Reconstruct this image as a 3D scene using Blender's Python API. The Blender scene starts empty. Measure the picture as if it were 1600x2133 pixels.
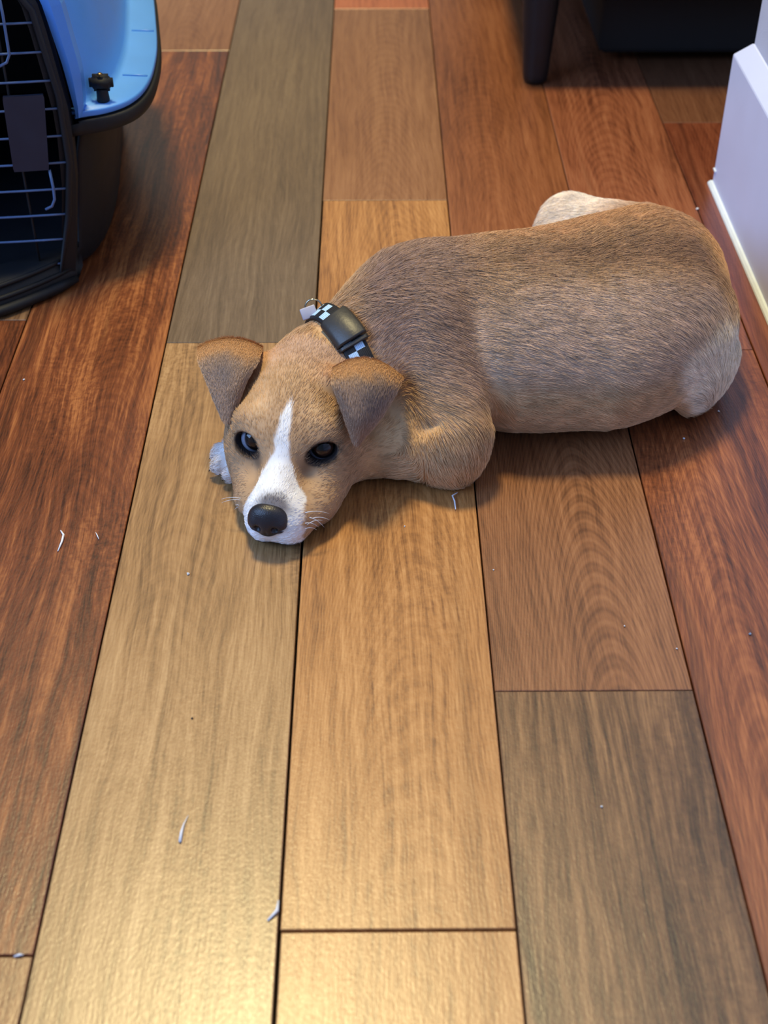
import bpy, bmesh, math, random
import numpy as np
from mathutils import Vector, Matrix

# ---------------------------------------------------------------- camera, world, lights, exposure
SC = bpy.context.scene
COL = SC.collection
F_PX, PITCH, CAM_H, YAW = 2800.0, math.radians(39.7532), 0.6267, math.radians(0.42475)
cam_d = bpy.data.cameras.new('camera')
cam_d.sensor_fit = 'HORIZONTAL'; cam_d.sensor_width = 36.0
cam_d.lens = F_PX * 36.0 / 1600.0
cam_d.clip_start = 0.02
cam_d.dof.use_dof = True; cam_d.dof.focus_distance = 1.0; cam_d.dof.aperture_fstop = 11.0
cam = bpy.data.objects.new('camera', cam_d); COL.objects.link(cam)
cam.location = (0, 0, CAM_H)
cam.rotation_euler = (math.pi/2 - PITCH, 0, -YAW)
SC.camera = cam

world = bpy.data.worlds.new('room_daylight'); SC.world = world; world.use_nodes = True
bg = world.node_tree.nodes['Background']
bg.inputs['Color'].default_value = (0.46, 0.66, 1.0, 1); bg.inputs['Strength'].default_value = 0.46

def area_light(name, loc, target, size, power, color, shape='RECTANGLE', size_y=None):
    d = bpy.data.lights.new(name, 'AREA'); d.shape = shape; d.size = size
    if size_y: d.size_y = size_y
    d.energy = power; d.color = color
    o = bpy.data.objects.new(name, d); COL.objects.link(o); o.location = loc
    o.rotation_euler = (Vector(target)-Vector(loc)).to_track_quat('-Z', 'Y').to_euler()
    return o
area_light('ceiling_lamp', (-0.24, 1.34, 2.05), (-0.24, 1.34, 0), 0.36, 64, (1.0, 0.82, 0.41), 'DISK')
area_light('window_daylight', (-1.9, 0.0, 1.6), (0.05, 0.9, 0.0), 1.6, 74, (0.32, 0.54, 1.0), size_y=1.3)

SC.view_settings.view_transform = 'Standard'; SC.view_settings.look = 'None'
SC.view_settings.gamma = 1.0; SC.view_settings.exposure = -0.42
SC.view_settings.use_curve_mapping = False

# ---------------------------------------------------------------- helpers
def lin(*c):
    if len(c) == 1: c = c[0]
    return tuple(((v/255)/12.92 if v/255 <= .04045 else ((v/255+.055)/1.055)**2.4) for v in c) + (1.0,)

def obj(name, data, mat=None, parent=None, kind=None, label=None, cat=None, group=None, smooth=False):
    o = bpy.data.objects.new(name, data); COL.objects.link(o)
    if parent is not None: o.parent = parent
    if mat is not None and not data.materials: data.materials.append(mat)
    if kind: o['kind'] = kind
    if label: o['label'] = label
    if cat: o['category'] = cat
    if group: o['group'] = group
    if smooth: data.shade_smooth()
    return o

def thing(name, label, cat, loc=(0, 0, 0), group=None):
    o = bpy.data.objects.new(name, None); COL.objects.link(o); o.location = loc
    o['label'] = label; o['category'] = cat
    if group: o['group'] = group
    bpy.context.view_layer.update()
    return o

def put(o):
    "keep world placement of a child whose mesh was written in world coordinates"
    o.matrix_parent_inverse = o.parent.matrix_world.inverted()
    return o

def mesh(name, verts, faces):
    m = bpy.data.meshes.new(name); m.from_pydata([tuple(map(float, v)) for v in verts], [], [tuple(map(int, f)) for f in faces]); m.update()
    return m

def box_mesh(name, x0, x1, y0, y1, z0, z1, bev=0.0, seg=2):
    bm = bmesh.new(); bmesh.ops.create_cube(bm, size=1)
    bmesh.ops.scale(bm, vec=(x1-x0, y1-y0, z1-z0), verts=bm.verts)
    bmesh.ops.translate(bm, vec=((x0+x1)/2, (y0+y1)/2, (z0+z1)/2), verts=bm.verts)
    if bev: bmesh.ops.bevel(bm, geom=list(bm.edges), offset=bev, segments=seg, affect='EDGES', profile=0.5)
    m = bpy.data.meshes.new(name); bm.to_mesh(m); bm.free(); return m

def tube_mesh(name, pts, rads, n=8, cap=True):
    pts = [Vector(p) for p in pts]
    if not hasattr(rads, '__len__'): rads = [rads]*len(pts)
    V, Fc = [], []
    up = Vector((0, 0, 1))
    t0 = (pts[1]-pts[0]).normalized()
    if abs(t0.dot(up)) > .9: up = Vector((1, 0, 0))
    for i, p in enumerate(pts):
        t = (pts[min(i+1, len(pts)-1)]-pts[max(i-1, 0)]).normalized()
        a = t.cross(up).normalized(); b = t.cross(a).normalized(); up = -b if False else up
        for k in range(n):
            w = 2*math.pi*k/n
            V.append(p+(a*math.cos(w)+b*math.sin(w))*rads[i])
    for i in range(len(pts)-1):
        for k in range(n):
            Fc.append((i*n+k, i*n+(k+1) % n, (i+1)*n+(k+1) % n, (i+1)*n+k))
    if cap:
        Fc.append(tuple(range(n))[::-1]); Fc.append(tuple((len(pts)-1)*n+k for k in range(n)))
    m = mesh(name, V, Fc)
    bm = bmesh.new(); bm.from_mesh(m); bmesh.ops.recalc_face_normals(bm, faces=bm.faces); bm.to_mesh(m); bm.free()
    m.shade_smooth(); return m

def lathe_mesh(name, prof, n=32, centre=(0, 0, 0), lean=(0, 0)):
    V, Fc = [], []
    for r, z in prof:
        for k in range(n):
            w = 2*math.pi*k/n
            V.append((centre[0]+lean[0]*z+r*math.cos(w), centre[1]+lean[1]*z+r*math.sin(w), centre[2]+z))
    for i in range(len(prof)-1):
        for k in range(n): Fc.append((i*n+k, i*n+(k+1) % n, (i+1)*n+(k+1) % n, (i+1)*n+k))
    Fc.append(tuple(range(n))[::-1]); Fc.append(tuple((len(prof)-1)*n+k for k in range(n)))
    m = mesh(name, V, Fc); m.shade_smooth(); return m

class NT:
    "small node-tree writer"
    def __init__(s, name):
        s.m = bpy.data.materials.new(name); s.m.use_nodes = True
        s.t = s.m.node_tree; s.b = s.t.nodes['Principled BSDF']
    def n(s, typ, **kw):
        nd = s.t.nodes.new('ShaderNode'+typ)
        for k, v in kw.items():
            if k.startswith('_'): setattr(nd, k[1:], v)
        for k, v in kw.items():
            if not k.startswith('_'):
                i = nd.inputs[int(k[1:])] if k[0] == 'i' and k[1:].isdigit() else nd.inputs[k]
                if hasattr(v, 'links') or hasattr(v, 'is_linked'): s.t.links.new(v, i)
                else: i.default_value = v
        return nd
    def math(s, op, a, b=0.0, clamp=False):
        nd = s.t.nodes.new('ShaderNodeMath'); nd.operation = op; nd.use_clamp = clamp
        for i, v in enumerate((a, b)):
            if hasattr(v, 'is_linked'): s.t.links.new(v, nd.inputs[i])
            else: nd.inputs[i].default_value = v
        return nd.outputs[0]
    def link(s, a, b): s.t.links.new(a, b)
    def mix(s, f, a, b, mode='MIX'):
        nd = s.t.nodes.new('ShaderNodeMix'); nd.data_type = 'RGBA'; nd.blend_type = mode
        for i, v in ((0, f), (6, a), (7, b)):
            if hasattr(v, 'is_linked'): s.t.links.new(v, nd.inputs[i])
            else: nd.inputs[i].default_value = v
        return nd.outputs[2]
    def ramp(s, f, stops):
        nd = s.t.nodes.new('ShaderNodeValToRGB'); e = nd.color_ramp.elements
        while len(e) < len(stops): e.new(0.5)
        for el, (p, c) in zip(e, stops): el.position = p; el.color = c
        s.t.links.new(f, nd.inputs[0]); return nd.outputs[0]
    def vec(s, v, mul=(1, 1, 1), add=(0, 0, 0)):
        nd = s.n('VectorMath', _operation='MULTIPLY_ADD', i0=v); nd.inputs[1].default_value = mul; nd.inputs[2].default_value = add
        return nd.outputs[0]
    def noise(s, v, scale, detail=3, rough=.55, dist=0.0):
        nd = s.n('TexNoise', Vector=v, Scale=scale, Detail=detail, Roughness=rough, Distortion=dist)
        return nd.outputs[0]

def plain(name, col, rough=.5, noise_scale=60, var=.08, bump=.0, metal=0.0, spec=.5, bscale=400):
    t = NT(name); tc = t.n('TexCoord').outputs['Object']
    nz = t.noise(tc, noise_scale, 4)
    c2 = tuple(min(1, v*(1+var)) for v in col[:3])+(1,); c1 = tuple(v*(1-var) for v in col[:3])+(1,)
    t.link(t.ramp(nz, [(.3, c1), (.7, c2)]), t.b.inputs['Base Color'])
    t.link(t.math('ADD', t.math('MULTIPLY', nz, .15), rough-.07), t.b.inputs['Roughness'])
    t.b.inputs['Metallic'].default_value = metal; t.b.inputs['Specular IOR Level'].default_value = spec
    if bump:
        b = t.n('Bump', Strength=bump, Distance=.001, Height=t.noise(tc, bscale, 3)); t.link(b.outputs[0], t.b.inputs['Normal'])
    return t.m

# ---------------------------------------------------------------- floor: every plank its own board
def wood(name, dark, mid, light, seed, rings=.3, streak=.5, curl=.15, ringfreq=9.0, cx=0.0, sheen=.33, dots=.0):
    t = NT(name); tc = t.n('TexCoord').outputs['Object']
    v = t.vec(tc, (1, 1, 1), (seed*3.17, seed*1.73, seed*.61))
    warp = t.noise(t.vec(v, (1, .22, 1)), 11, 2)
    warp2 = t.noise(t.vec(v, (1, .3, 1)), 45, 3)
    off = t.math('ADD', t.math('MULTIPLY', t.math('SUBTRACT', warp, .5), .035), t.math('MULTIPLY', t.math('SUBTRACT', warp2, .5), .0045))
    cxyz = t.n('CombineXYZ', i0=off, i1=0.0, i2=0.0).outputs[0]
    vd = t.n('VectorMath', _operation='ADD', i0=v, i1=cxyz).outputs[0]
    st1 = t.noise(t.vec(vd, (1, .045, 1)), 75, 4, .62)
    st2 = t.noise(t.vec(vd, (1, .030, 1)), 260, 4, .65)
    fine = t.noise(t.vec(vd, (1, .055, 1)), 760, 2, .6)
    # cathedral figure: contour lines of a slow field stretched along the board
    base = t.noise(t.vec(vd, (1, .16, 1)), ringfreq, 1.5, .45)
    sepx = t.n('SeparateXYZ', i0=tc)
    blotch0 = t.noise(t.vec(v, (1, .5, 1)), 7, 1)
    arch = t.math('MULTIPLY', t.math('POWER', t.math('ABSOLUTE', t.math('SUBTRACT', sepx.outputs[0], cx)), 2.0), 75.0)
    fld = t.math('ADD', t.math('ADD', t.math('MULTIPLY', base, .42), t.math('MULTIPLY', arch, t.math('ADD', .45, t.math('MULTIPLY', blotch0, 1.1)))), sepx.outputs[1])
    ring = t.math('ADD', t.math('MULTIPLY', t.math('SINE', t.math('MULTIPLY', fld, 330.0)), .5), .5)
    ring = t.math('ADD', t.math('MULTIPLY', ring, .65), t.math('MULTIPLY', t.math('ADD', t.math('MULTIPLY', t.math('SINE', t.math('MULTIPLY', fld, 905.0)), .5), .5), .35))
    # curly cross figure
    cu = t.noise(t.vec(vd, (.8, 1.0, 1)), 210, 3, .6, .6)
    cmask = t.math('MULTIPLY', t.math('SUBTRACT', t.noise(t.vec(v, (1, .4, 1)), 14, 2), .42), 4.0, clamp=True)
    curlv = t.math('MULTIPLY', t.math('SUBTRACT', cu, .5), cmask)
    def w(x, k): return t.math('MULTIPLY', t.math('SUBTRACT', x, .5), k)
    fac = t.math('ADD', t.math('ADD', w(st1, streak*1.9), w(st2, 1.35)), t.math('ADD', w(ring, rings), w(fine, .75)))
    fac = t.math('ADD', fac, t.math('MULTIPLY', curlv, curl*4))
    blotch = t.noise(t.vec(v, (1, .35, 1)), 8, 2)
    fac = t.math('ADD', t.math('ADD', fac, w(blotch, .8)), .48)
    c = t.ramp(fac, [(.08, lin(dark)), (.5, lin(mid)), (.92, lin(light))])
    # dark vein streaks
    vein = t.noise(t.vec(vd, (1, .028, 1)), 48, 3, .5)
    vm = t.math('MULTIPLY', t.math('SUBTRACT', vein, .62), 9.0, clamp=True)
    c = t.mix(t.math('MULTIPLY', vm, .75*streak), c, lin(tuple(d*.62 for d in dark)))
    t.link(c, t.b.inputs['Base Color'])
    micro = t.noise(t.vec(v, (1, .55, 1)), 620, 3, .6)
    r = t.math('ADD', sheen-.05, t.math('ADD', w(micro, .20), t.math('MULTIPLY', blotch, .12)))
    t.link(r, t.b.inputs['Roughness']); t.b.inputs['Specular IOR Level'].default_value = .5
    t.b.inputs['Coat Weight'].default_value = .55; t.b.inputs['Coat Roughness'].default_value = .30
    hgt = t.math('ADD', t.math('MULTIPLY', micro, .7), t.math('MULTIPLY', fine, .5))
    b = t.n('Bump', Strength=.32, Distance=.0006, Height=hgt); t.link(b.outputs[0], t.b.inputs['Normal']); t.link(b.outputs[0], t.b.inputs['Coat Normal'])
    return t.m

M_SUB = plain('subfloor_dark', lin(26, 20, 17), .8, 40, .2)
floor = obj('floor', box_mesh('floor', -2.1, 2.1, -1.2, 3.4, -.03, -.0125), M_SUB, kind='structure')
PLK = 0.1265
seams = [-.307-.127*5+.127*i for i in range(6)] + [-.180, -.053, .0735, .199, .3225] + [.3225+.127*i for i in range(1, 12)]
plank_n = [0]
def plank(x0, x1, y0, y1, mat, dz=0.0, gapx=(.0006, .0006), gapy=(.0007, .0007)):
    cxp, cyp = (x0+x1)/2, (y0+y1)/2
    hx0, hx1 = x0+gapx[0]-cxp, x1-gapx[1]-cxp; hy0, hy1 = y0+gapy[0]-cyp, y1-gapy[1]-cyp
    b = .0005
    V = [(hx0, hy0, -.012), (hx1, hy0, -.012), (hx1, hy1, -.012), (hx0, hy1, -.012),
         (hx0, hy0, -b*.8), (hx1, hy0, -b*.8), (hx1, hy1, -b*.8), (hx0, hy1, -b*.8),
         (hx0+b, hy0+b, 0), (hx1-b, hy0+b, 0), (hx1-b, hy1-b, 0), (hx0+b, hy1-b, 0)]
    Fc = [(8, 9, 10, 11)]
    for a in (0, 4):
        for k in range(4): Fc.append((a+k, a+(k+1) % 4, a+4+(k+1) % 4, a+4+k))
    o = obj('floor_plank', mesh('floor_plank', V, Fc), mat, floor)
    o.location = (cxp, cyp, dz)
    plank_n[0] += 1
    return o
W = lambda *a, **k: wood('wood_'+str(len(bpy.data.materials)), *a, **k)
# boards seen in the photograph: column, y range, wood
w_tan = W((110, 80, 50), (154, 116, 75), (182, 144, 100), 1.0, rings=.10, streak=.30, curl=.26, cx=-.02)
w_olive = W((84, 68, 52), (106, 87, 68), (124, 105, 84), 2.0, rings=.08, streak=.16, curl=.10)
w_honey = W((112, 70, 38), (166, 114, 64), (196, 144, 90), 3.0, rings=.17, streak=.34, curl=.15, cx=.012)
w_brown = W((112, 70, 42), (138, 94, 62), (156, 112, 78), 4.0, rings=.20, streak=.22, curl=.05)
w_orange = W((140, 74, 44), (182, 104, 66), (196, 120, 80), 5.0, rings=.10, streak=.2, curl=.05)
w_red = W((62, 30, 16), (116, 62, 33), (166, 104, 58), 6.0, rings=.12, streak=.75, curl=.22, cx=.03)
w_redbr = W((94, 58, 36), (132, 86, 54), (154, 106, 70), 7.0, rings=.42, streak=.22, curl=.06, cx=.012)
w_walnut = W((54, 36, 25), (104, 73, 48), (146, 108, 72), 8.0, rings=.06, streak=.80, curl=.14, cx=.03)
w_rust = W((98, 54, 30), (134, 80, 48), (156, 100, 64), 9.0, rings=.12, streak=.25, curl=.05, cx=-.01)
w_maho = W((70, 34, 18), (122, 66, 36), (164, 100, 58), 10.0, rings=.22, streak=.62, curl=.18, cx=-.03)
w_maho2 = W((92, 48, 30), (140, 82, 54), (160, 104, 72), 11.0, rings=.22, streak=.34, curl=.08)
w_deep = W((78, 36, 22), (116, 60, 38), (138, 80, 54), 12.0, rings=.20, streak=.5, curl=.10)
w_dusk = W((84, 50, 34), (110, 70, 48), (126, 86, 62), 13.0, rings=.10, streak=.3, curl=.05)
w_umber = W((100, 62, 36), (142, 98, 60), (168, 124, 80), 14.0, rings=.1, streak=.4, curl=.2)
generic = [w_tan, w_red, w_walnut, w_redbr, w_umber, w_maho2, w_brown, w_honey]
layout = {
    5: [(-.55, .393, w_umber), (.393, 1.651, w_red), (1.651, 2.6, w_brown)],
    6: [(-.35, .9824, w_tan), (.9824, 2.25, w_olive)],
    7: [(-.62, .4063, w_honey), (.4063, 1.2464, w_honey), (1.2464, 1.797, w_brown), (1.797, 2.7, w_orange)],
    8: [(-.45, .577, w_walnut), (.577, .93, w_redbr), (.93, 2.1, w_rust)],
    9: [(-.25, .968, w_maho), (.968, 1.95, w_maho2)],
    10: [(.2, 1.4325, w_deep), (1.4325, 2.5, w_dusk)],
    4: [(-.4, 1.02, w_red), (1.02, 2.2, w_walnut)],
}
rnd = random.Random(4)
for i in range(len(seams)-1):
    rows = layout.get(i, [])
    ys = [r[0] for r in rows]; lo = min(ys) if ys else 3.4; hi = rows[-1][1] if rows else 3.4
    if not rows:
        y = -1.2-rnd.random()*.6; rows = []
        while y < 3.4:
            L = rnd.uniform(.7, 1.3); rows.append((max(y, -1.2), min(y+L, 3.4), rnd.choice(generic))); y += L
    else:
        rows = [(-1.2, lo, rnd.choice(generic))] + rows
        if hi < 3.4: rows = rows+[(hi, 3.4, rnd.choice(generic))]
    for (y0, y1, m) in rows:
        gx = (.0006, .0006); gy = (.0004, .0004)
        if i == 7 and y1 < 1.3: gx = (.0011, .0006)
        if i == 7 and abs(y1-.4063) < .001: gx = (.0016, .0006); gy = (.0006, .0009)
        if i == 7 and abs(y0-.4063) < .001: gy = (.0009, .0006)
        if i == 5 and abs(y1-.393) < .001: gy = (.0006, .0008)
        plank(seams[i], seams[i+1], y0, y1, m, dz=-.0002*rnd.random(), gapx=gx, gapy=gy)

# ---------------------------------------------------------------- wall corner with baseboard
M_WALL = plain('wall_paint', lin(186, 192, 214), .7, 30, .03, .6, bscale=900)
M_TRIM = plain('trim_paint', lin(206, 214, 246), .38, 12, .03, .05)
M_CAULK = plain('caulk_white', lin(226, 236, 244), .4, 60, .04, .3)
obj('wall_right', box_mesh('wall_right', .3615, .4815, -1.15, 1.2635, .0, 2.4), M_WALL, kind='structure')
def sweep(name, prof, path):
    "profile (out, z) swept along a mitred plan path given as (x, y, nx, ny)"
    V, Fc = [], []
    n = len(prof)
    for (x, y, nx, ny) in path:
        for (o_, z) in prof: V.append((x+nx*o_, y+ny*o_, z))
    for i in range(len(path)-1):
        for k in range(n): Fc.append((i*n+k, i*n+(k+1) % n, (i+1)*n+(k+1) % n, (i+1)*n+k))
    Fc.append(tuple(range(n))); Fc.append(tuple((len(path)-1)*n+k for k in range(n))[::-1])
    m = mesh(name, V, Fc)
    bm = bmesh.new(); bm.from_mesh(m); bmesh.ops.recalc_face_normals(bm, faces=bm.faces); bm.to_mesh(m); bm.free(); return m
wp = [(.3615, -1.15, -1, 0), (.3615, 1.2635, -1, 1), (.4815, 1.2635, 1, 1), (.4815, -1.15, 1, 0)]
base = obj('baseboard_right', sweep('baseboard_right', [(0.0, .0008), (.0135, .0008), (.0140, .002), (.0145, .1355), (.0140, .1370), (.0015, .1515), (0, .152)], wp), M_TRIM, kind='structure')
obj('caulk_bead', sweep('caulk_bead', [(.0142, .0003), (.0182, .0003), (.0178, .0022), (.0160, .0046), (.0142, .0056)], wp), M_CAULK, base)
obj('trim_chip', box_mesh('trim_chip', .3460, .3475, 1.270, 1.279, .0170, .0190, .0005), M_CAULK, base)

obj('wall_back', box_mesh('wall_back', -2.1, 2.1, 2.62, 2.74, 0, 2.4), plain('back_wall_paint', lin(150, 146, 140), .7, 30, .03), kind='structure')
# ---------------------------------------------------------------- black sofa beyond the wall corner
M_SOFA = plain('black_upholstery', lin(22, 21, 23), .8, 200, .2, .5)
M_LEG = plain('black_lacquer', lin(9, 13, 22), .5, 60, .2, .02)
sofa = thing('sofa', 'black sofa on round tapered legs beyond the white wall corner', 'sofa', (.95, 1.95, 0))
def sp(name, m, mat=M_SOFA, parent=sofa): return put(obj(name, m, mat, parent, smooth=True))
sp('frame', box_mesh('frame', .15, 1.95, 1.515, 2.40, .116, .26, .012, 3))
for i in range(3): sp('seat_cushion', box_mesh('seat_cushion', .27+.525*i, .27+.525*(i+1)-.006, 1.500, 2.20, .262, .42, .03, 4))
sp('armrest', box_mesh('armrest', .135, .265, 1.505, 2.40, .262, .60, .03, 4)); sp('armrest', box_mesh('armrest', 1.845, 1.975, 1.505, 2.40, .262, .60, .03, 4))
sp('backrest', box_mesh('backrest', .267, 1.843, 2.205, 2.40, .262, .82, .04, 4))
sp('under_sofa_shade_block', box_mesh('under_sofa_shade_block', .270, 1.92, 1.600, 2.36, .012, .1155, .01, 2))  # added black block that stands in for the deep shade under the sofa
for (lx, ly) in ((.1905, 1.551), (1.90, 1.551), (.1905, 2.35), (1.90, 2.35)):
    sp('leg', lathe_mesh('leg', [(.0118, .0012), (.0140, .0035), (.0150, .010), (.0158, .025), (.0215, .100), (.0225, .117)], 40, (lx, ly, 0)), M_LEG)

# ---------------------------------------------------------------- pet carrier
M_BLUE = plain('blue_plastic', lin(84, 150, 236), .36, 30, .04, .25, bscale=1400)
M_BLK = plain('black_plastic', lin(7, 10, 16), .60, 40, .15, .25, bscale=1200)
M_WIRE = plain('black_wire_blue_highlight', lin(84, 104, 140), .25, 60, .1)  # dark wire with its bluish highlight put into the base colour
M_PLATE = plain('charcoal_plate', lin(34, 38, 52), .45, 40, .1)
crate = thing('pet_carrier', 'pet carrier with sky blue top, black base and black wire door', 'pet carrier', (-.40, 1.25, 0))
CX, CY = -.40, 1.25
half = [(0, 1.022), (.04, 1.027), (.075, 1.045), (.115, 1.072), (.147, 1.094), (.170, 1.104), (.186, 1.118), (.1955, 1.138), (.200, 1.165), (.2005, 1.20),
        (.197, 1.25), (.187, 1.32), (.174, 1.40), (.160, 1.455), (.140, 1.485), (.10, 1.50), (.05, 1.505), (0, 1.506)]
def catmull(P, n=4):
    out = []
    for i in range(len(P)-1):
        p0, p1, p2, p3 = [np.array(P[min(max(i+k, 0), len(P)-1)], float) for k in (-1, 0, 1, 2)]
        for j in range(n):
            t = j/n; out.append(.5*((2*p1)+(-p0+p2)*t+(2*p0-5*p1+4*p2-p3)*t*t+(-p0+3*p1-3*p2+p3)*t**3))
    out.append(np.array(P[-1], float)); return out
hs = catmull(half, 4)
ring_pts = [(x, y) for x, y in hs] + [(-x, y) for x, y in hs[-2:0:-1]]
FR = [(i, p) for i, p in enumerate(ring_pts)]
def front_y(dx, s=1.0):
    xs = [p[0]*s for p in hs]; ys = [CY+(p[1]-CY)*(.93+.07*s) for p in hs]
    k = int(np.argmax(xs)); return float(np.interp(abs(dx), xs[:k], ys[:k]))
def rpt(i, sx, z, sy=None):
    x, y = ring_pts[i]; sy = (.93+.07*sx) if sy is None else sy
    return (CX+x*sx, CY+(y-CY)*sy, z)
def is_open(i, w, s=1.0):
    x, y = ring_pts[i]; return abs(x)*s < w and y < 1.2
def loft(name, rows, skip=None, cap_top=False, cap_bot=False, closed=True):
    n = len(ring_pts); V, Fc = [], []
    for (sx, z, *r) in rows:
        for i in range(n): V.append(rpt(i, sx, z, r[0] if r else None))
    for a in range(len(rows)-1):
        for i in range(n):
            j = (i+1) % n
            if skip and skip(i, j, a): continue
            Fc.append((a*n+i, a*n+j, (a+1)*n+j, (a+1)*n+i))
    if cap_top: Fc.append(tuple((len(rows)-1)*n+k for k in range(n)))
    if cap_bot: Fc.append(tuple(range(n))[::-1])
    return mesh(name, V, Fc)
def shell(name, rows, mat, openw, cap_top=False, cap_bot=False, thick=.003, openrows=None):
    def skip(i, j, a):
        if openrows is not None and not (openrows[0] <= a < openrows[1]): return False
        sc_ = (rows[a][0]+rows[a+1][0])/2; w_ = float(np.interp((rows[a][1]+rows[a+1][1])/2, [0, .087, .156, .254, .30], [.128, .138, .150, .136, .122]))
        return is_open(i, w_, sc_) and is_open(j, w_, sc_)
    o = put(obj(name, loft(name, rows, skip, cap_top, cap_bot), mat, crate, smooth=True))
    md = o.modifiers.new('solid', 'SOLIDIFY'); md.thickness = thick; md.offset = -1
    return o
low = [(.66, .0035), (.70, .0045), (.72, .010), (.73, .022), (.765, .07), (.80, .115), (.835, .138), (.845, .1385)]
shell('lower_shell', low, M_BLK, .150, cap_bot=True, openrows=(3, 99))
lip = [(.80, .1375), (.992, .1375), (1.005, .1385), (1.012, .1425), (1.012, .1490), (1.004, .1510), (.80, .1512)]
shell('lower_rim', lip, M_BLK, .150, thick=.001)
up = [(.80, .1528), (.990, .1528), (.997, .1538), (.997, .1572), (.992, .1585), (.870, .1592), (.852, .1605), (.842, .166), (.820, .190), (.775, .245), (.735, .285), (.68, .308), (.58, .322), (.40, .330), (.2, .333)]
us = shell('upper_shell', up, M_BLUE, .150, cap_top=True, openrows=(0, 10))
# ribs moulded along the flange and slots of the side vents
def seg_on_ring(i0, i1, s0, s1, z, th, h):
    V = []; 
    for (sx, zz) in ((s0, z), (s1, z), (s1, z+h), (s0, z+h)):
        for i in (i0, i1): V.append(rpt(i, sx, zz))
    return mesh('flange_rib', V, [(0, 1, 3, 2), (2, 3, 5, 4), (4, 5, 7, 6), (0, 2, 4, 6), (1, 7, 5, 3), (6, 7, 1, 0)])
for i in (33, 42, 52):
    put(obj('flange_rib', tube_mesh('flange_rib', [rpt(i, .875, .1592), rpt(i, .94, .1592), rpt(i, .985, .1588)], .0011, 6), M_BLUE, crate))
M_VENT = plain('pale_vent_rim', lin(150, 190, 240), .3, 30, .05)
for k, i in enumerate((40, 43, 46, 49)):
    p0 = Vector(rpt(i, .800, .214)); p1 = Vector(rpt(i, .785, .234)); p2 = Vector(rpt(i, .768, .254))
    put(obj('vent_slot', tube_mesh('vent_slot', [p0, p1, p2], [.0008, .0021, .0009], 8), M_BLUE, crate))
# blue surround on each side of the door opening
for s in (-1, 1):
    V = []; n_ = 16
    for k in range(n_):
        z = .1545+.145*k/(n_-1); w = float(np.interp(z, [.15, .20, .254, .30], [.1475, .1430, .1345, .119])); e = float(np.interp(z, [.15, .165, .19, .30], [.003, .008, .012, .017]))
        for (d, yy) in ((w, 1.0935), (w+e*.5, 1.0915), (w+e, 1.0965), (w+e, 1.110), (w, 1.110)): V.append((CX+s*d, yy-.012*(z-.1545)/.145, z))
    put(obj('door_surround', mesh('door_surround', V, [(a*5+k, a*5+(k+1) % 5, a*5+5+(k+1) % 5, a*5+5+k) for a in range(n_-1) for k in range(5)]), M_BLUE, crate))
# thumb screw at the front corner of the flange
sx_, sy_ = -.2330, 1.117
ts = put(obj('thumb_screw', lathe_mesh('thumb_screw', [(.0052, 0), (.0056, .001), (.0050, .009), (.0045, .011)], 20, (sx_, sy_, .1592)), M_BLK, crate, smooth=True))
kn = mesh('knob', [], [])
bm = bmesh.new(); bmesh.ops.create_cube(bm, size=1); bmesh.ops.scale(bm, vec=(.0205, .0095, .0145), verts=bm.verts)
bmesh.ops.bevel(bm, geom=list(bm.edges), offset=.0035, segments=3, affect='EDGES'); bmesh.ops.translate(bm, vec=(sx_, sy_, .1755), verts=bm.verts); bm.to_mesh(kn); bm.free()
o = obj('knob', kn, M_BLK, ts, smooth=True)

o.matrix_parent_inverse = Matrix.Identity(4)
cap = obj('screw_pin', lathe_mesh('screw_pin', [(.0022, 0), (.0026, .0006), (.0015, .0016)], 14, (sx_, sy_-.001, .1826)), plain('brass_pin', lin(150, 120, 80), .3, metal=1.0), ts)
# door: frame, wires that follow the bowed front, latch plate
def dy(dx): return 1.068+.012*(dx/.14)**2
door = put(obj('door', tube_mesh('door', [(CX+dx, dy(dx), z) for dx, z in [(-.116, .016), (-.130, .07), (-.138, .12), (-.138, .18), (-.128, .25), (-.10, .295), (0, .305), (.10, .295), (.128, .25), (.138, .18), (.138, .12), (.130, .07), (.116, .016), (0, .014), (-.116, .016)]], .0028, 10), M_BLK, crate))
# solid black jamb on each side of the opening
for s in (-1, 1):
    V = []; rows = 14
    for k in range(rows):
        z = .012+.285*k/(rows-1); w = np.interp(z, [.012, .10, .157, .25, .30], [.128, .141, .1445, .134, .114])
        for (d, yy) in ((w-.012, .000), (w-.001, .006), (w-.002, .022), (w-.012, .022)): V.append((CX+s*d, dy(d)+yy, z))
    Fc = [(a*4+k, a*4+(k+1) % 4, a*4+4+(k+1) % 4, a*4+4+k) for a in range(rows-1) for k in range(4)]
    put(obj('door_jamb', mesh('door_jamb', V, Fc), M_BLK, crate))
def bow(z, w, y=0.0, dz=0.0, n=15):
    return [(CX+d, dy(d)+y, z+dz*(1-abs(d)/w)) for d in np.linspace(-w, w, n)]
def door_child(name, m, mat): 
    o = obj(name, m, mat, door); o.matrix_parent_inverse = Matrix.Identity(4); return o
for k in range(10):
    z = .2405-.0240*k
    w = float(np.interp(z, [.016, .07, .12, .18, .25, .29], [.116, .130, .137, .137, .127, .10]))
    door_child('wire', tube_mesh('wire', bow(z, w), .00105, 6), M_WIRE)
for d in (-.10, -.062, -.022, .022, .06, .098):
    pts = [(CX+d, dy(d)+.0028, z) for z in np.linspace(.020, .296, 8)]
    door_child('upright_wire', tube_mesh('upright_wire', pts, .0012, 6), M_BLK)
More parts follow.
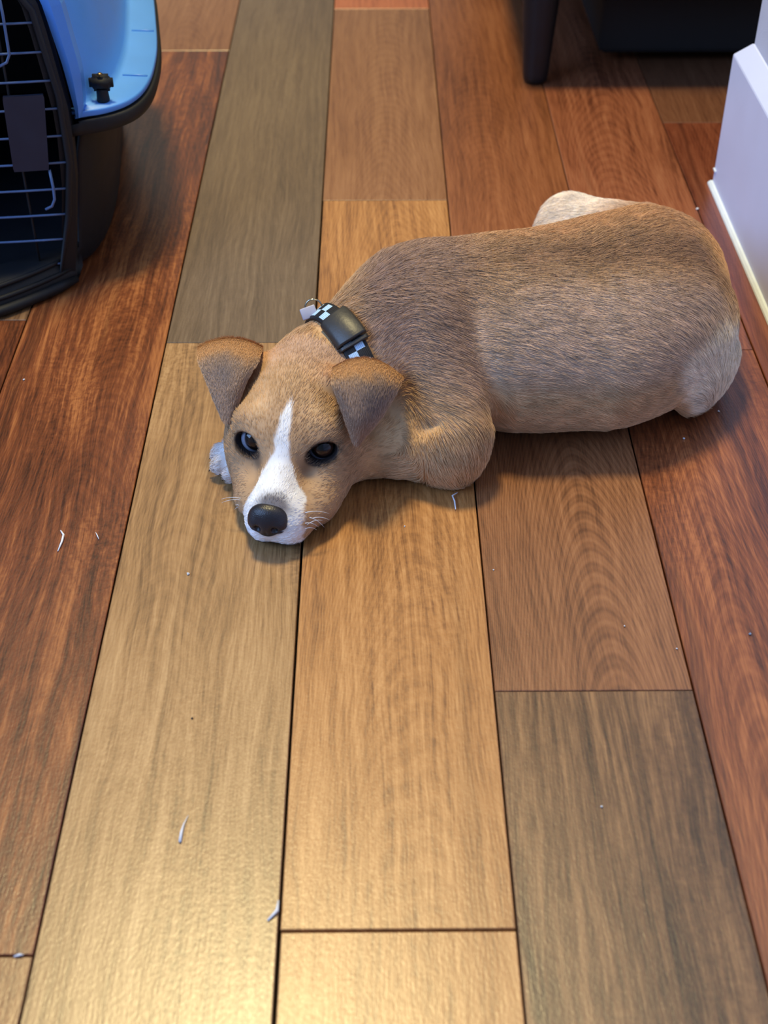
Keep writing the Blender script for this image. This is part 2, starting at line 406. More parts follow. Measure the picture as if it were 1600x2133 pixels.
for (d, z0, z1) in ((.1055, .212, .285), (.1215, .084, .116)):
    y = dy(d)-.003
    door_child('hooked_wire', tube_mesh('hooked_wire', [(CX+d, y, z1), (CX+d+.001, y-.001, (z0+z1)/2), (CX+d+.001, y-.003, z0+.006), (CX+d-.002, y-.004, z0), (CX+d-.008, y-.004, z0-.003)], .0013, 6), M_WIRE)
V = []
for z, d0, d1 in ((.1830, .0950, .1270), (.1800, .0945, .1276), (.1200, .0925, .1220), (.1170, .0930, .1214)):
    for d in np.linspace(d0, d1, 5): V.append((CX+d, dy(d)-.0055, z))
m_ = mesh('latch_plate', V, [(a*5+k, a*5+k+1, a*5+6+k, a*5+5+k) for a in range(3) for k in range(4)])
o = door_child('latch_plate', m_, M_PLATE); md = o.modifiers.new('solid', 'SOLIDIFY'); md.thickness = .003; md.offset = 1
# moulded steps of the front sill
for (z, y, r, w) in ((.0250, -.010, .0022, .122), (.0155, -.015, .0024, .125), (.0060, -.020, .0048, .128)):
    put(obj('sill_ridge', tube_mesh('sill_ridge', [(CX+d, front_y(d)+y+.02*abs(d/w)**3, z) for d in np.linspace(-w, w, 21)], [r*(.6 if k in (0, 20) else 1) for k in range(21)], 8), M_BLK, crate))
V = []
for d in np.linspace(-.128, .128, 21):
    k = .02*abs(d/.128)**3
    for (yy, z) in ((.03, .003), (-.020, .003), (-.016, .012), (-.006, .026), (.03, .028)): V.append((CX+d, front_y(d)+yy+(k if yy < 0 else 0), z))
put(obj('front_sill', mesh('front_sill', V, [(a*5+k, a*5+(k+1) % 5, a*5+5+(k+1) % 5, a*5+5+k) for a in range(20) for k in range(5)]), M_BLK, crate, smooth=True))
for d in (-.10, .10):
    put(obj('foot', lathe_mesh('foot', [(.010, .0004), (.011, .002), (.011, .005)], 16, (CX+d, 1.12, 0)), M_BLK, crate))
    put(obj('foot', lathe_mesh('foot', [(.010, .0004), (.011, .002), (.011, .005)], 16, (CX+d, 1.40, 0)), M_BLK, crate))

# ---------------------------------------------------------------- puppy
HO=np.array([-.058,.800,0.]); HF=np.array([-.184,-.983,0.]); HR=np.array([.983,-.184,0.])
def HL(a,b,c):
    "head frame (a right of the nose line, b towards the nose, c up) to world"
    return HO+HR*a+HF*b+np.array([0,0,c])
def smin(a,b,k):
    h=np.clip(.5+.5*(b-a)/k,0,1)
    return b+(a-b)*h-k*h*(1-h)
def smax(a,b,k): return -smin(-a,-b,k)
def ell(p,c,r,yaw=0.,pitch=0.):
    q=p-np.asarray(c)
    if yaw:
        cs,sn=np.cos(yaw),np.sin(yaw)
        q=np.stack([q[:,0]*cs+q[:,1]*sn,-q[:,0]*sn+q[:,1]*cs,q[:,2]],1)
    r=np.asarray(r,float)
    k0=np.sqrt(((q/r)**2).sum(1)); k1=np.sqrt(((q/(r*r))**2).sum(1))+1e-9
    return k0*(k0-1)/k1
def cone(p,a,b,ra,rb,fz=1.):
    a=np.array(a,float);b=np.array(b,float);q=p.copy()
    if fz!=1.:
        q[:,2]*=fz;a[2]*=fz;b[2]*=fz
    ab=b-a;h=np.clip(((q-a)@ab)/(ab@ab),0,1)
    return (np.linalg.norm(q-a-h[:,None]*ab,axis=1)-(ra+(rb-ra)*h))/max(fz,1.)
HY=np.arctan2(HR[1],HR[0])
def hell(p,c,r): return ell(p,HL(*c),r,HY)
def hcone(p,a,b,ra,rb,fz=1.): return cone(p,HL(*a),HL(*b),ra,rb,fz)
EYES=[(-.0245,.0335,.0525),(.0262,.0335,.0520)]
def body_sdf(p):
    t=cone(p,(.040,.905,.062),(.110,.892,.060),.066,.070,1.15)
    t=smin(t,cone(p,(.110,.890,.060),(.170,.893,.058),.072,.081,1.3),.03)
    t=smin(t,ell(p,(.210,.935,.055),(.078,.083,.062),.5),.03)
    t=smin(t,ell(p,(.243,1.005,.050),(.050,.060,.052),.3),.03)      # far hip
    t=smin(t,cone(p,(.060,.905,.085),(.215,.975,.080),.036,.038),.04) # spine
    t=smin(t,cone(p,(.238,1.072,.040),(.182,1.128,.031),.038,.029),.012) # far thigh
    t=smin(t,cone(p,(.182,1.128,.030),(.158,1.105,.02),.028,.02),.012)
    # tail hugging the rump
    t=smin(t,cone(p,(.275,1.015,.060),(.286,.955,.030),.014,.012),.012)
    t=smin(t,ell(p,(.258,.885,.036),(.046,.021,.033),.93),.004)    # near hind foot
    return t
def front_sdf(p):
    t=cone(p,(.036,.862,.084),(.056,.800,.040),.041,.029)
    t=smin(t,ell(p,(.054,.796,.026),(.025,.027,.028),.5),.012)
    t=smin(t,cone(p,(.052,.798,.024),(-.010,.803,.023),.024,.022),.012)
    t=smin(t,cone(p,(-.010,.803,.022),(-.095,.806,.015),.021,.013),.01)
    return t
def paw_sdf(p):
    t=ell(p,(-.099,.803,.013),(.018,.016,.013))
    for i,(x,y,z) in enumerate([(-.107,.816,.011),(-.1135,.808,.012),(-.1125,.797,.0115),(-.104,.789,.011)]):
        t=smin(t,ell(p,(x,y,z),(.0100,.0064,.0095),[-.5,-.1,.3,.7][i]),.0025)
    return t
def neck_sdf(p):
    t=cone(p,(.030,.892,.064),(-.036,.850,.052),.060,.042)
    return smin(t,cone(p,(-.005,.845,.03),(-.040,.810,.03),.032,.03),.02)
def head_sdf(p):
    t=hell(p,(0,-.016,.051),(.044,.056,.044))
    t=smin(t,hell(p,(0,.020,.056),(.034,.028,.020)),.015)
    for s in (-1,1):
        t=smin(t,hell(p,(s*.030,.008,.034),(.021,.036,.030)),.018)
        t=smin(t,hell(p,(s*.0225+.0025,.041+.001*s,.018),(.0172,.031,.018)),.014)
        t=smin(t,hell(p,(s*.0250,.024,.0650),(.012,.008,.006)),.010)   # brow
    t=smin(t,ell(p,(-.084,.829,.076),(.013,.011,.009),.1),.008)
    t=smin(t,ell(p,(-.028,.800,.084),(.014,.010,.010),-.2),.008)
    t=smin(t,hell(p,(.003,.062,.019),(.0235,.028,.020)),.009)
    t=smin(t,hcone(p,(0,.034,.050),(0,.076,.032),.0135,.0105),.012)
    for s in (-1,1): t=smin(t,hell(p,(s*.0095+.0030,.075,.0165),(.0135,.0165,.0165)),.008)  # flews
    t=smin(t,hell(p,(0,.081,.0270),(.0125,.009,.0095)),.004)
    return t
def dog_sdf(p,eyes=True):
    b=body_sdf(p)
    f=front_sdf(p)
    d=smin(b,f,.010)
    d=smin(d,neck_sdf(p),.022)
    h=head_sdf(p)
    d=smin(d,h,.014)
    d=smin(d,paw_sdf(p),.004)
    # skin fold between the cheek and the upper arm
    d=smax(d,-cone(p,(-.004,.7900,.0465),(.040,.7815,.0585),.0042,.0020),.008)
    if eyes:
        for s,(a,bb,c) in zip((-1,1),EYES):
            # lids: a shallow almond cut around the eyeball
            q=p-HL(a*1.01,bb+.004,c+.0005); u=q@HR; v=q@HF; w=q[:,2]
            q2=np.stack([u*.985+w*.17*s,v,w*.985-u*.17*s],1)
            d=smax(d,-ell(q2,(0,0,0),(.0114,.011,.0084 if s<0 else .0072)),.0020)
    d=smax(d,.0006-p[:,2],.006)
    return d

def surface_nets(fn, lo, hi, h, coarse=5):
    "dual mesh of fn = 0; fn is only evaluated finely close to the surface"
    lo = np.array(lo, float); n = np.ceil((np.array(hi)-lo)/(h*coarse)).astype(int)*coarse+1
    cn = (n-1)//coarse+1
    g = np.stack(np.meshgrid(*[lo[k]+np.arange(cn[k])*h*coarse for k in range(3)], indexing='ij'), -1).reshape(-1, 3)
    cv = fn(g).reshape(cn)
    near = np.abs(cv) < h*coarse*2.2
    mk = near[:-1, :-1, :-1].copy()
    for a in (0, 1):
        for b in (0, 1):
            for c in (0, 1): mk |= near[a:cn[0]-1+a, b:cn[1]-1+b, c:cn[2]-1+c]
    cell = np.repeat(np.repeat(np.repeat(mk, coarse, 0), coarse, 1), coarse, 2)
    msk = np.zeros(tuple(n), bool)
    for a in (0, 1):
        for b in (0, 1):
            for c in (0, 1): msk[a:n[0]-1+a, b:n[1]-1+b, c:n[2]-1+c] |= cell
    v = np.repeat(np.repeat(np.repeat(cv, coarse, 0), coarse, 1), coarse, 2)[:n[0], :n[1], :n[2]].astype(np.float32)
    idx = np.argwhere(msk); vals = np.empty(len(idx), np.float32)
    for s in range(0, len(idx), 400000): vals[s:s+400000] = fn(lo+idx[s:s+400000]*h)
    v[msk] = vals
    neg = v < 0
    cn_ = np.zeros(tuple(n-1), np.int8)
    for a in (0, 1):
        for b in (0, 1):
            for c in (0, 1): cn_ += neg[a:n[0]-1+a, b:n[1]-1+b, c:n[2]-1+c]
    ci = np.argwhere((cn_ > 0) & (cn_ < 8)); num = len(ci)
    idm = -np.ones(tuple(n-1), np.int64); idm[tuple(ci.T)] = np.arange(num)
    acc = np.zeros((num, 3)); cnt = np.zeros(num)
    for ax in range(3):
        for a in (0, 1):
            for b in (0, 1):
                o0 = np.zeros(3, int); o0[(ax+1) % 3] = a; o0[(ax+2) % 3] = b
                o1 = o0.copy(); o1[ax] = 1
                v0 = v[tuple((ci+o0).T)]; v1 = v[tuple((ci+o1).T)]
                m = (v0 < 0) != (v1 < 0); t = v0[m]/(v0[m]-v1[m])
                p = ci[m]+o0; p = p.astype(float); p[:, ax] += t
                acc[m] += p; cnt[m] += 1
    P = lo+acc/cnt[:, None]*h
    Q = []
    for ax in range(3):
        u, w = (ax+1) % 3, (ax+2) % 3
        s0 = [slice(1, n[k]-1) for k in range(3)]; s1 = list(s0); s0[ax] = slice(0, n[ax]-1); s1[ax] = slice(1, n[ax])
        A = neg[tuple(s0)]; B = neg[tuple(s1)]
        for flag, e in ((True, np.argwhere(A & ~B)), (False, np.argwhere(~A & B))):
            off = np.array([1, 1, 1]); off[ax] = 0; e = e+off
            q = []
            for (du, dw) in ((0, 0), (1, 0), (1, 1), (0, 1)):
                c = e.copy(); c[:, u] -= du; c[:, w] -= dw; q.append(idm[tuple(c.T)])
            q = np.stack(q, 1)
            Q.append(q if flag else q[:, ::-1])
    Q = np.concatenate(Q); Q = Q[(Q >= 0).all(1)]
    return P, Q
def grad(fn, p, e=.0006):
    g = np.stack([fn(p+np.eye(3)[k]*e)-fn(p-np.eye(3)[k]*e) for k in range(3)], 1)
    return g/(np.linalg.norm(g, axis=1)[:, None]+1e-12)
def np_mesh(name, P, Q):
    m = bpy.data.meshes.new(name)
    m.vertices.add(len(P)); m.vertices.foreach_set('co', P.astype(np.float32).ravel())
    k = Q.shape[1]
    m.loops.add(len(Q)*k); m.loops.foreach_set('vertex_index', Q.astype(np.int32).ravel())
    m.polygons.add(len(Q)); m.polygons.foreach_set('loop_start', np.arange(0, len(Q)*k, k, dtype=np.int32))
    m.polygons.foreach_set('loop_total', np.full(len(Q), k, np.int32))
    m.update(calc_edges=True); m.validate(); m.shade_smooth(); return m
def vnoise(p, s, seed=0):
    "cheap smooth value noise"
    q = p*s+seed*17.3; i = np.floor(q).astype(np.int64); f = q-i; f = f*f*(3-2*f); out = 0
    def hsh(a, b, c):
        x = (a*73856093) ^ (b*19349663) ^ (c*83492791) ^ (seed*7919); x = (x ^ (x >> 13))*1274126177; return ((x ^ (x >> 16)) & 0xffff)/65535.
    for a in (0, 1):
        for b in (0, 1):
            for c in (0, 1):
                w = (f[:, 0] if a else 1-f[:, 0])*(f[:, 1] if b else 1-f[:, 1])*(f[:, 2] if c else 1-f[:, 2])
                out = out+w*hsh(i[:, 0]+a, i[:, 1]+b, i[:, 2]+c)
    return out
def sstep(x, a, b):
    t = np.clip((x-a)/(b-a), 0, 1); return t*t*(3-2*t)
def local(p):
    q = p-HO; return q@HR, q@HF, q[:, 2]
LN = lambda *c: np.array(lin(*c)[:3])
def lerp(c, col, w): return c*(1-w[:, None])+np.asarray(col)*w[:, None]
def head_w(p): a, b, c = local(p); return sstep(b, -.075, -.03)*sstep(.085-np.abs(a), 0, .02)*(p[:, 0] < .03)
def coat(p, nrm=None):
    x, y, z = p.T; a, b, c = local(p)
    n1 = vnoise(p, 60, 1); n2 = vnoise(p, 190, 2)
    col = np.tile(LN(198, 160, 118), (len(p), 1))
    # darker band along the back, orange beyond the spine, pale window sheen painted on the flank, pale belly and legs
    d = y-(.905+.25*(x-.15))+(n1-.5)*.02; up = sstep(z, .055, .085)
    bx = sstep(x+(n1-.5)*.03, -.005, .11)
    col = lerp(col, LN(198, 152, 110), up*bx*sstep(d, .004, .045)*.85)
    col = lerp(col, LN(192, 166, 148), up*bx*sstep(-d, .010, .055)*.75)
    col = lerp(col, LN(140, 106, 84), up*bx*np.exp(-(d/.030)**2)*.75)
    col = lerp(col, LN(160, 130, 114), sstep(x, -.03, .0)*sstep(.09-x, 0, .05)*sstep(z, .06, .10)*.8)
    col = lerp(col, LN(226, 190, 148), sstep(.075-z, 0, .05)*sstep(x, -.0, .03)*.6)
    # far thigh and near hind foot are cream
    ft = np.exp(-(((x-.185)/.04)**2+((y-1.125)/.045)**2)); col = lerp(col, LN(240, 224, 204), np.clip(ft*1.5, 0, 1)*sstep(y, 1.06, 1.09))
    nf = sstep(.945-y, .0, .04)*sstep(x-(.2235+(n1-.5)*.006)-.78*(y-.831), -.004, .005)*sstep(.105-z, 0, .03); col = lerp(col, LN(238, 222, 198), nf*.95)
    hw = head_w(p)*sstep(.006-head_sdf(p), 0, .003)
    crown = hw*sstep(c, .068, .092)*sstep(-b, -.02, .03); col = lerp(col, LN(180, 150, 134), crown*.85)
    face = hw*sstep(b, -.01, .03); col = lerp(col, LN(180, 145, 110), face*.85)
    brow = face*np.exp(-(((np.abs(a)-.019)/.008)**2+((b-.026)/.008)**2)); col = lerp(col, LN(224, 188, 146), brow*.7)
    for (ex, ey, ez) in ((-.088, .829, .080), (-.026, .799, .088)):
        col = lerp(col, LN(206, 146, 88), hw*np.exp(-(((x-ex)/.013)**2+((y-ey)/.012)**2+((z-ez)/.014)**2))*.85)
    # dark rims round the eyes
    for (ea, eb, ec) in EYES:
        q = np.sqrt((((a-ea)*.985+(c-ec)*.17*np.sign(ea))/.0116)**2+(((c-ec)*.985-(a-ea)*.17*np.sign(ea))/.0086)**2+((b-eb-.004)/.013)**2)
        inner = np.exp(-(((a-ea*.62)/.006)**2+((c-ec+.008)/.006)**2+((b-eb-.008)/.012)**2))
        col = lerp(col, LN(40, 32, 32), hw*np.clip(1-sstep(q, 1.0, 1.28), 0, 1))
        col = lerp(col, LN(58, 45, 40), hw*inner*.75)
    # white blaze widening over the muzzle
    wd = np.interp(b, [.018, .024, .034, .044, .052, .058, .064, .070, .078], [-.003, .0008, .0030, .0042, .0058, .0100, .0165, .0215, .030])
    am = a-np.interp(b, [.0, .03, .06, .08], [.004, .002, .001, .003])
    bl = hw*(1-sstep(np.abs(am)+(n2-.5)*.003, np.minimum(wd, np.where(am > 0, .0205, 1.))-.0014, np.minimum(wd, np.where(am > 0, .0205, 1.))+.0014))*sstep(b, .008, .014)*sstep(c-.35*(.085-b), -.002, .002)
    col = lerp(col, LN(238, 236, 236), np.clip(bl, 0, 1))
    # smudge above the nose, dark lips
    sm = hw*np.exp(-(((a-.003)/.012)**2+((b-.0835)/.0045)**2))*sstep(c, .026, .033); col = lerp(col, LN(90, 80, 84), np.clip(sm*1.3, 0, .85))
    lip = hw*sstep(b, .02, .04)*(1-sstep(c+(n2-.5)*.002, .0050, .0082)); col = lerp(col, LN(34, 28, 30), lip)
    mr = hw*np.exp(-(((a-.030)/.007)**2+((b-.052)/.014)**2))*(1-sstep(c, .012, .022)); col = lerp(col, LN(62, 46, 38), np.clip(mr*1.2, 0, .8))
    # paw: white toes, dark between and under them
    pw = sstep(-.086-x+(n2-.5)*.006, .0, .01)*(y > .775)*(y < .84)*(z < .05)*sstep(head_sdf(p)-paw_sdf(p), .0, .003)
    col = lerp(col, LN(236, 230, 228), pw*.92)
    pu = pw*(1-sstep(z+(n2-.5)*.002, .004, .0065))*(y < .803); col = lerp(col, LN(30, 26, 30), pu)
    return np.minimum(col*(.93+.26*n2[:, None]), .95)
def flow(p):
    "which way the coat lies"
    x, y, z = p.T; a, b, c = local(p)
    v = np.tile(np.array([.88, .30, -.12]), (len(p), 1))
    v[:, 1] -= sstep(.93-y, 0, .08)*.55; v[:, 2] -= sstep(.08-z, 0, .05)*.35
    v[:, 0] += 0; r = sstep(x, .22, .30); v = v*(1-r[:, None])+np.array([.1, -.75, -.6])*r[:, None]
    th = sstep(y-1.05, 0, .03)*(x < .26); v = v*(1-th[:, None])+np.array([-.8, .3, -.3])*th[:, None]
    el = sstep(.86-y, 0, .03)*sstep(x, .0, .02)*(x < .10)*sstep(.07-z, 0, .02); v = v*(1-el[:, None])+np.array([.35, -.6, -.7])*el[:, None]
    fo = sstep(.835-y, 0, .02)*sstep(.045-x, 0, .02)*sstep(.045-z, 0, .015); v = v*(1-fo[:, None])+np.array([-1., -.05, -.1])*fo[:, None]
    hw = head_w(p)*(1-fo); hv = -HF[None]*1.0+HR[None]*np.clip(a/.04, -1, 1)[:, None]*.55+np.array([0, 0, .25])
    v = v*(1-hw[:, None])+hv*hw[:, None]
    n = np.stack([vnoise(p, 26, 5+k)-.5 for k in range(3)], 1)*.5
    return v+n
lo, hi = (-.15, .69, -.004), (.335, 1.19, .165)
DP, DQ = surface_nets(dog_sdf, lo, hi, .00135)
keep = None
DN = grad(dog_sdf, DP)
dm = np_mesh('dog', DP, DQ)
def colour_attr(m, name, dom, cols):
    at = m.attributes.new(name, 'FLOAT_COLOR', dom)
    at.data.foreach_set('color', np.concatenate([cols, np.ones((len(cols), 1))], 1).astype(np.float32).ravel())
colour_attr(dm, 'coat', 'POINT', coat(DP)*.88)
def coat_mat(name, rough=.7, attr='coat', spec=.25, sheen=.0):
    t = NT(name); at = t.n('Attribute'); at.attribute_name = attr
    t.link(at.outputs['Color'], t.b.inputs['Base Color']); t.b.inputs['Roughness'].default_value = rough
    t.b.inputs['Specular IOR Level'].default_value = spec
    if sheen: t.b.inputs['Sheen Weight'].default_value = sheen
    return t.m
M_SKIN = coat_mat('coat_skin'); M_FUR = coat_mat('coat_fur', .55, spec=.35)
dog = obj('dog', dm, M_SKIN, cat='dog', label='tan puppy with white blaze and muzzle lying chin down on the wooden floor')

def make_fur(name, parent, P, Nn, F, C, L, rad, lift, rng, npt=5, curl=.07):
    n = len(P)
    T = F-Nn*(F*Nn).sum(1)[:, None]; T /= np.linalg.norm(T, axis=1)[:, None]+1e-9
    T = T+rng.normal(0, curl, (n, 3)); T -= Nn*(T*Nn).sum(1)[:, None]; T /= np.linalg.norm(T, axis=1)[:, None]+1e-9
    s = np.linspace(0, 1, npt)
    pts = P[:, None, :]-Nn[:, None, :]*.0006+T[:, None, :]*(L[:, None]*s[None, :])[:, :, None]*.94+Nn[:, None, :]*(L[:, None]*(lift[:, None]*(s-.62*s*s)[None, :]))[:, :, None]
    pts[:, :, 2] = np.maximum(pts[:, :, 2], .0007)
    cu = bpy.data.hair_curves.new(name)
    cu.add_curves([npt]*n)
    cu.attributes['position'].data.foreach_set('vector', pts.astype(np.float32).ravel()) if 'position' in cu.attributes else cu.points.foreach_set('position', pts.astype(np.float32).ravel())
    ra = cu.attributes.get('radius') or cu.attributes.new('radius', 'FLOAT', 'POINT')
    rr = (rad[:, None]*(np.array([1, .95, .8, .55, .12])[:npt])[None, :]).astype(np.float32)
    ra.data.foreach_set('value', rr.ravel())
    colour_attr(cu, 'coat', 'CURVE', C)
    cu.materials.append(M_FUR)
    o = bpy.data.objects.new(name, cu); COL.objects.link(o); o.parent = parent; o['kind'] = 'stuff'
    return o
rng = np.random.default_rng(7)
def sample(P, Nn, Q, n):
    a, b, c, d = (P[Q[:, k]] for k in range(4))
    ar = np.linalg.norm(np.cross(c-a, d-b), axis=1); pr = ar/ar.sum()
    f = rng.choice(len(Q), n, p=pr); u, v = rng.random(n)[:, None], rng.random(n)[:, None]
    w = [(1-u)*(1-v), u*(1-v), u*v, (1-u)*v]
    p = sum(w[k]*P[Q[f, k]] for k in range(4)); q = sum(w[k]*Nn[Q[f, k]] for k in range(4))
    return p, q/np.linalg.norm(q, axis=1)[:, None]
NH = 230000
hp, hn = sample(DP, DN, DQ, NH)
ok = hp[:, 2] > .0022
a, b, c = local(hp); hw = head_w(hp)
for (ea, eb, ec) in EYES: ok &= ~((((a-ea)/.0112)**2+((c-ec)/.0072)**2+((b-eb-.004)/.013)**2 < 1) & (hw > .5))
ok &= ~((((a)/.0145)**2+((b-.087)/.011)**2+((c-.0265)/.0105)**2 < 1))
hp, hn = hp[ok], hn[ok]; a, b, c = local(hp); hw = head_w(hp)
L = .0100-.0040*hw-.0018*hw*sstep(b, .02, .06)
L = L*(1-.45*((hp[:, 0] < .0) & (hp[:, 1] < .85) & (hw < .3)))
L += .003*sstep(hp[:, 2], .05, .09)*(1-hw)*sstep(.12-hp[:, 0], 0, .08)
L *= rng.uniform(.7, 1.15, len(hp))
st = vnoise(hp*np.array([.22, 1.1, .8])+hp[:, [1, 0, 2]]*np.array([.12, -.1, 0]), 420, 9)
hc = coat(hp)*rng.uniform(.87, 1.12, (len(hp), 1))*(1+(st[:, None]-.5)*.5)
# a few dark guard hairs on the back
gd = (rng.random(len(hp)) < .16*sstep(hp[:, 2], .07, .11)*(1-hw)); hc[gd] *= .5

# collar ring fitted round the neck; the coat stays off it
CC = np.array([-.0240, .8565, .0530]); CA = np.array([.08, .045, .013]); CA = CA/np.linalg.norm(CA)
C2 = np.array([0, 0, 1.])-CA*CA[2]; C2 /= np.linalg.norm(C2); C1 = np.cross(CA, C2)
def collar_pt(th, off, w):
    "point on the collar at angle th, off above the coat, w across the strap"
    d = np.cos(th)[:, None]*C1+np.sin(th)[:, None]*C2; r = np.zeros(len(th))
    base_c = CC+CA*w
    for _ in range(50):
        q = base_c+d*r[:, None]; s = smin(smin(body_sdf(q), front_sdf(q), .01), neck_sdf(q), .022); r -= (s-off)*.7
    cap = np.interp(np.degrees(th) % 360, [0, 20, 48, 60, 180, 200, 360], [.050, .051, .0545, .058, .056, .050, .050])+off
    r = np.minimum(r, cap)
    return base_c+d*r[:, None], r
rel = hp-CC; al = rel@CA; rad_ = np.linalg.norm(rel-al[:, None]*CA, axis=1)
angc = np.degrees(np.arctan2(rel@C2, rel@C1)) % 360
nearc = (np.abs(al) < .0085) & (rad_ < .085) & (angc > 30) & (angc < 190)
front_c = (al < 0) & (al > -.02) & (hw < .9) & (rad_ < .085)
L[front_c] *= .6
sel = ~nearc
make_fur('fur', dog, hp[sel], hn[sel], flow(hp[sel]), hc[sel], L[sel], np.where(hw[sel] > .5, .00015, .00017), rng.uniform(.25, .55, sel.sum()), rng)

# nose
def nose_sdf(p):
    t = hell(p, (-.001, .0865, .0280), (.0142, .0088, .0105))
    t = smin(t, hell(p, (-.001, .0900, .0225), (.0085, .0062, .0080)), .004)
    for s in (-1, 1):
        t = smin(t, hell(p, (-.001+s*.0088, .0890, .0245), (.0052, .0058, .0062)), .003)
        t = smax(t, -hell(p, (-.001+s*.0062, .0965, .0232), (.0026, .0042, .0027)), .0016)
        t = smax(t, -hcone(p, (-.001+s*.009, .095, .022), (-.001+s*.0140, .090, .0225), .0011, .0007), .001)
    t = smax(t, -hcone(p, (-.001, .0985, .0245), (-.001, .0945, .0135), .0009, .0010), .0012)
    return t
NPc = HL(0, .088, .025)
nP, nQ = surface_nets(nose_sdf, NPc-.021, NPc+.021, .0005, 3)
t = NT('nose_leather'); tc = t.n('TexCoord').outputs['Object']
vor = t.n('TexVoronoi', Vector=tc, Scale=1300.0)
t.b.inputs['Base Color'].default_value = lin(34, 32, 38); t.b.inputs['Roughness'].default_value = .36
bmp = t.n('Bump', Strength=.35, Distance=.0004, Height=vor.outputs[0]); t.link(bmp.outputs[0], t.b.inputs['Normal'])
nose = obj('nose', np_mesh('nose', nP, nQ), t.m, dog)

# eyes
def eye_mat():
    t = NT('eye_wet'); tc = t.n('TexCoord').outputs['Object']
    s = t.n('SeparateXYZ', i0=tc)
    r = t.math('SQRT', t.math('ADD', t.math('POWER', s.outputs[0], 2.0), t.math('POWER', s.outputs[1], 2.0)))
    rr = t.math('DIVIDE', r, .0106)
    ang = t.noise(t.vec(tc, (900, 900, 0)), 1.0, 2)
    c = t.ramp(rr, [(.0, lin(5, 4, 5)), (.34, lin(7, 5, 6)), (.38, lin(44, 27, 20)), (.62, lin(60, 38, 27)), (.70, lin(14, 10, 11)), (.80, lin(26, 22, 28)), (.88, lin(150, 156, 176))])
    t.link(t.mix(t.math('MULTIPLY', ang, .4), c, lin(12, 9, 9)), t.b.inputs['Base Color'])
    t.b.inputs['Roughness'].default_value = .06; t.b.inputs['Specular IOR Level'].default_value = .45
    return t.m
M_EYE = eye_mat()
for k, (ea, eb, ec) in enumerate(EYES):
    bm = bmesh.new(); bmesh.ops.create_uvsphere(bm, u_segments=40, v_segments=24, radius=.0106)
    m = bpy.data.meshes.new('eye'); bm.to_mesh(m); bm.free()
    ctr = Vector(HL(ea*.96, eb-.0052, ec-.0018))
    gaze = Vector(HL(ea+(.30 if k == 0 else .22), .62, .46))-ctr
    o = obj('eye', m, M_EYE, dog, smooth=True); o.location = ctr; o.rotation_euler = gaze.to_track_quat('Z', 'Y').to_euler()

# folded ears: rows of control points from the root over the fold to the tip
def ear(rows, label=None, thick=.0022, fold=2):
    R = [np.array(r, float) for r in rows]
    G = []
    nv = 12
    for i in range(len(R)-1):
        p0, p1, p2, p3 = [R[min(max(i+k, 0), len(R)-1)] for k in (-1, 0, 1, 2)]
        for j in range(nv):
            tt = j/nv; G.append(.5*((2*p1)+(-p0+p2)*tt+(2*p0-5*p1+4*p2-p3)*tt*tt+(-p0+3*p1-3*p2+p3)*tt**3))
    G.append(R[-1]); nu = 17
    V = []
    for g in G:
        for k in range(nu):
            u = k/(nu-1); V.append(g[0]*(1-u)*(1-2*u)+(g[1]*.62+(g[0]+g[2])*.19)*4*u*(1-u)+g[2]*u*(2*u-1))
    V = np.array(V); n = len(G)
    Q = np.array([(i*nu+k, i*nu+k+1, (i+1)*nu+k+1, (i+1)*nu+k) for i in range(n-1) for k in range(nu-1)])
    g = V.reshape(n, nu, 3); du = np.gradient(g, axis=1); dv = np.gradient(g, axis=0)
    N = np.cross(dv, du).reshape(-1, 3); N /= np.linalg.norm(N, axis=1)[:, None]+1e-12
    ctr = HL(0, -.01, .045)
    if ((V-ctr)*N).sum() < 0: N = -N
    else: Q = Q[:, ::-1]
    vv = np.repeat(np.arange(n)/nv, nu); uu = np.tile(np.linspace(0, 1, nu), n)
    nz = vnoise(V, 130, 3)
    col = np.tile(LN(196, 152, 110), (len(V), 1))
    w = sstep(vv+(nz-.5)*.5, fold-.25, fold+.25)
    col = lerp(col, LN(172, 142, 120), w)
    dk = w*np.exp(-(((uu-.6)/.28)**2+((vv-fold-.55)/.5)**2)); col = lerp(col, LN(116, 106, 110), dk*.85)
    edge = w*sstep(np.abs(uu-.5), .42, .5); col = lerp(col, LN(206, 170, 134), edge*.6)
    m = np_mesh('ear', V, Q); colour_attr(m, 'coat', 'POINT', col*.9)
    o = obj('ear', m, M_SKIN, dog)
    md = o.modifiers.new('thickness', 'SOLIDIFY'); md.thickness = thick; md.offset = -1
    md2 = o.modifiers.new('soft', 'SUBSURF'); md2.levels = 1; md2.render_levels = 1
    k = 22000
    a_, b_, c_, d_ = (V[Q[:, q]] for q in range(4)); ar = np.linalg.norm(np.cross(c_-a_, d_-b_), axis=1)
    f = rng.choice(len(Q), k, p=ar/ar.sum()); u, v = rng.random(k)[:, None], rng.random(k)[:, None]
    ww = [(1-u)*(1-v), u*(1-v), u*v, (1-u)*v]
    pp, nn, cc, dd = (sum(ww[q]*X[Q[f, q]] for q in range(4)) for X in (V, N, col, dv.reshape(-1, 3)))
    nn /= np.linalg.norm(nn, axis=1)[:, None]
    sd = np.where(rng.random(k) < .25, -1., 1.)
    make_fur('fur', o, pp+nn*np.where(sd > 0, .0004, -thick)[:, None], nn*sd[:, None], dd+1e-6, cc*rng.uniform(.75, 1.2, (k, 1)), rng.uniform(.0030, .0052, k), np.full(k, .00014), rng.uniform(.2, .5, k), rng)
    return o
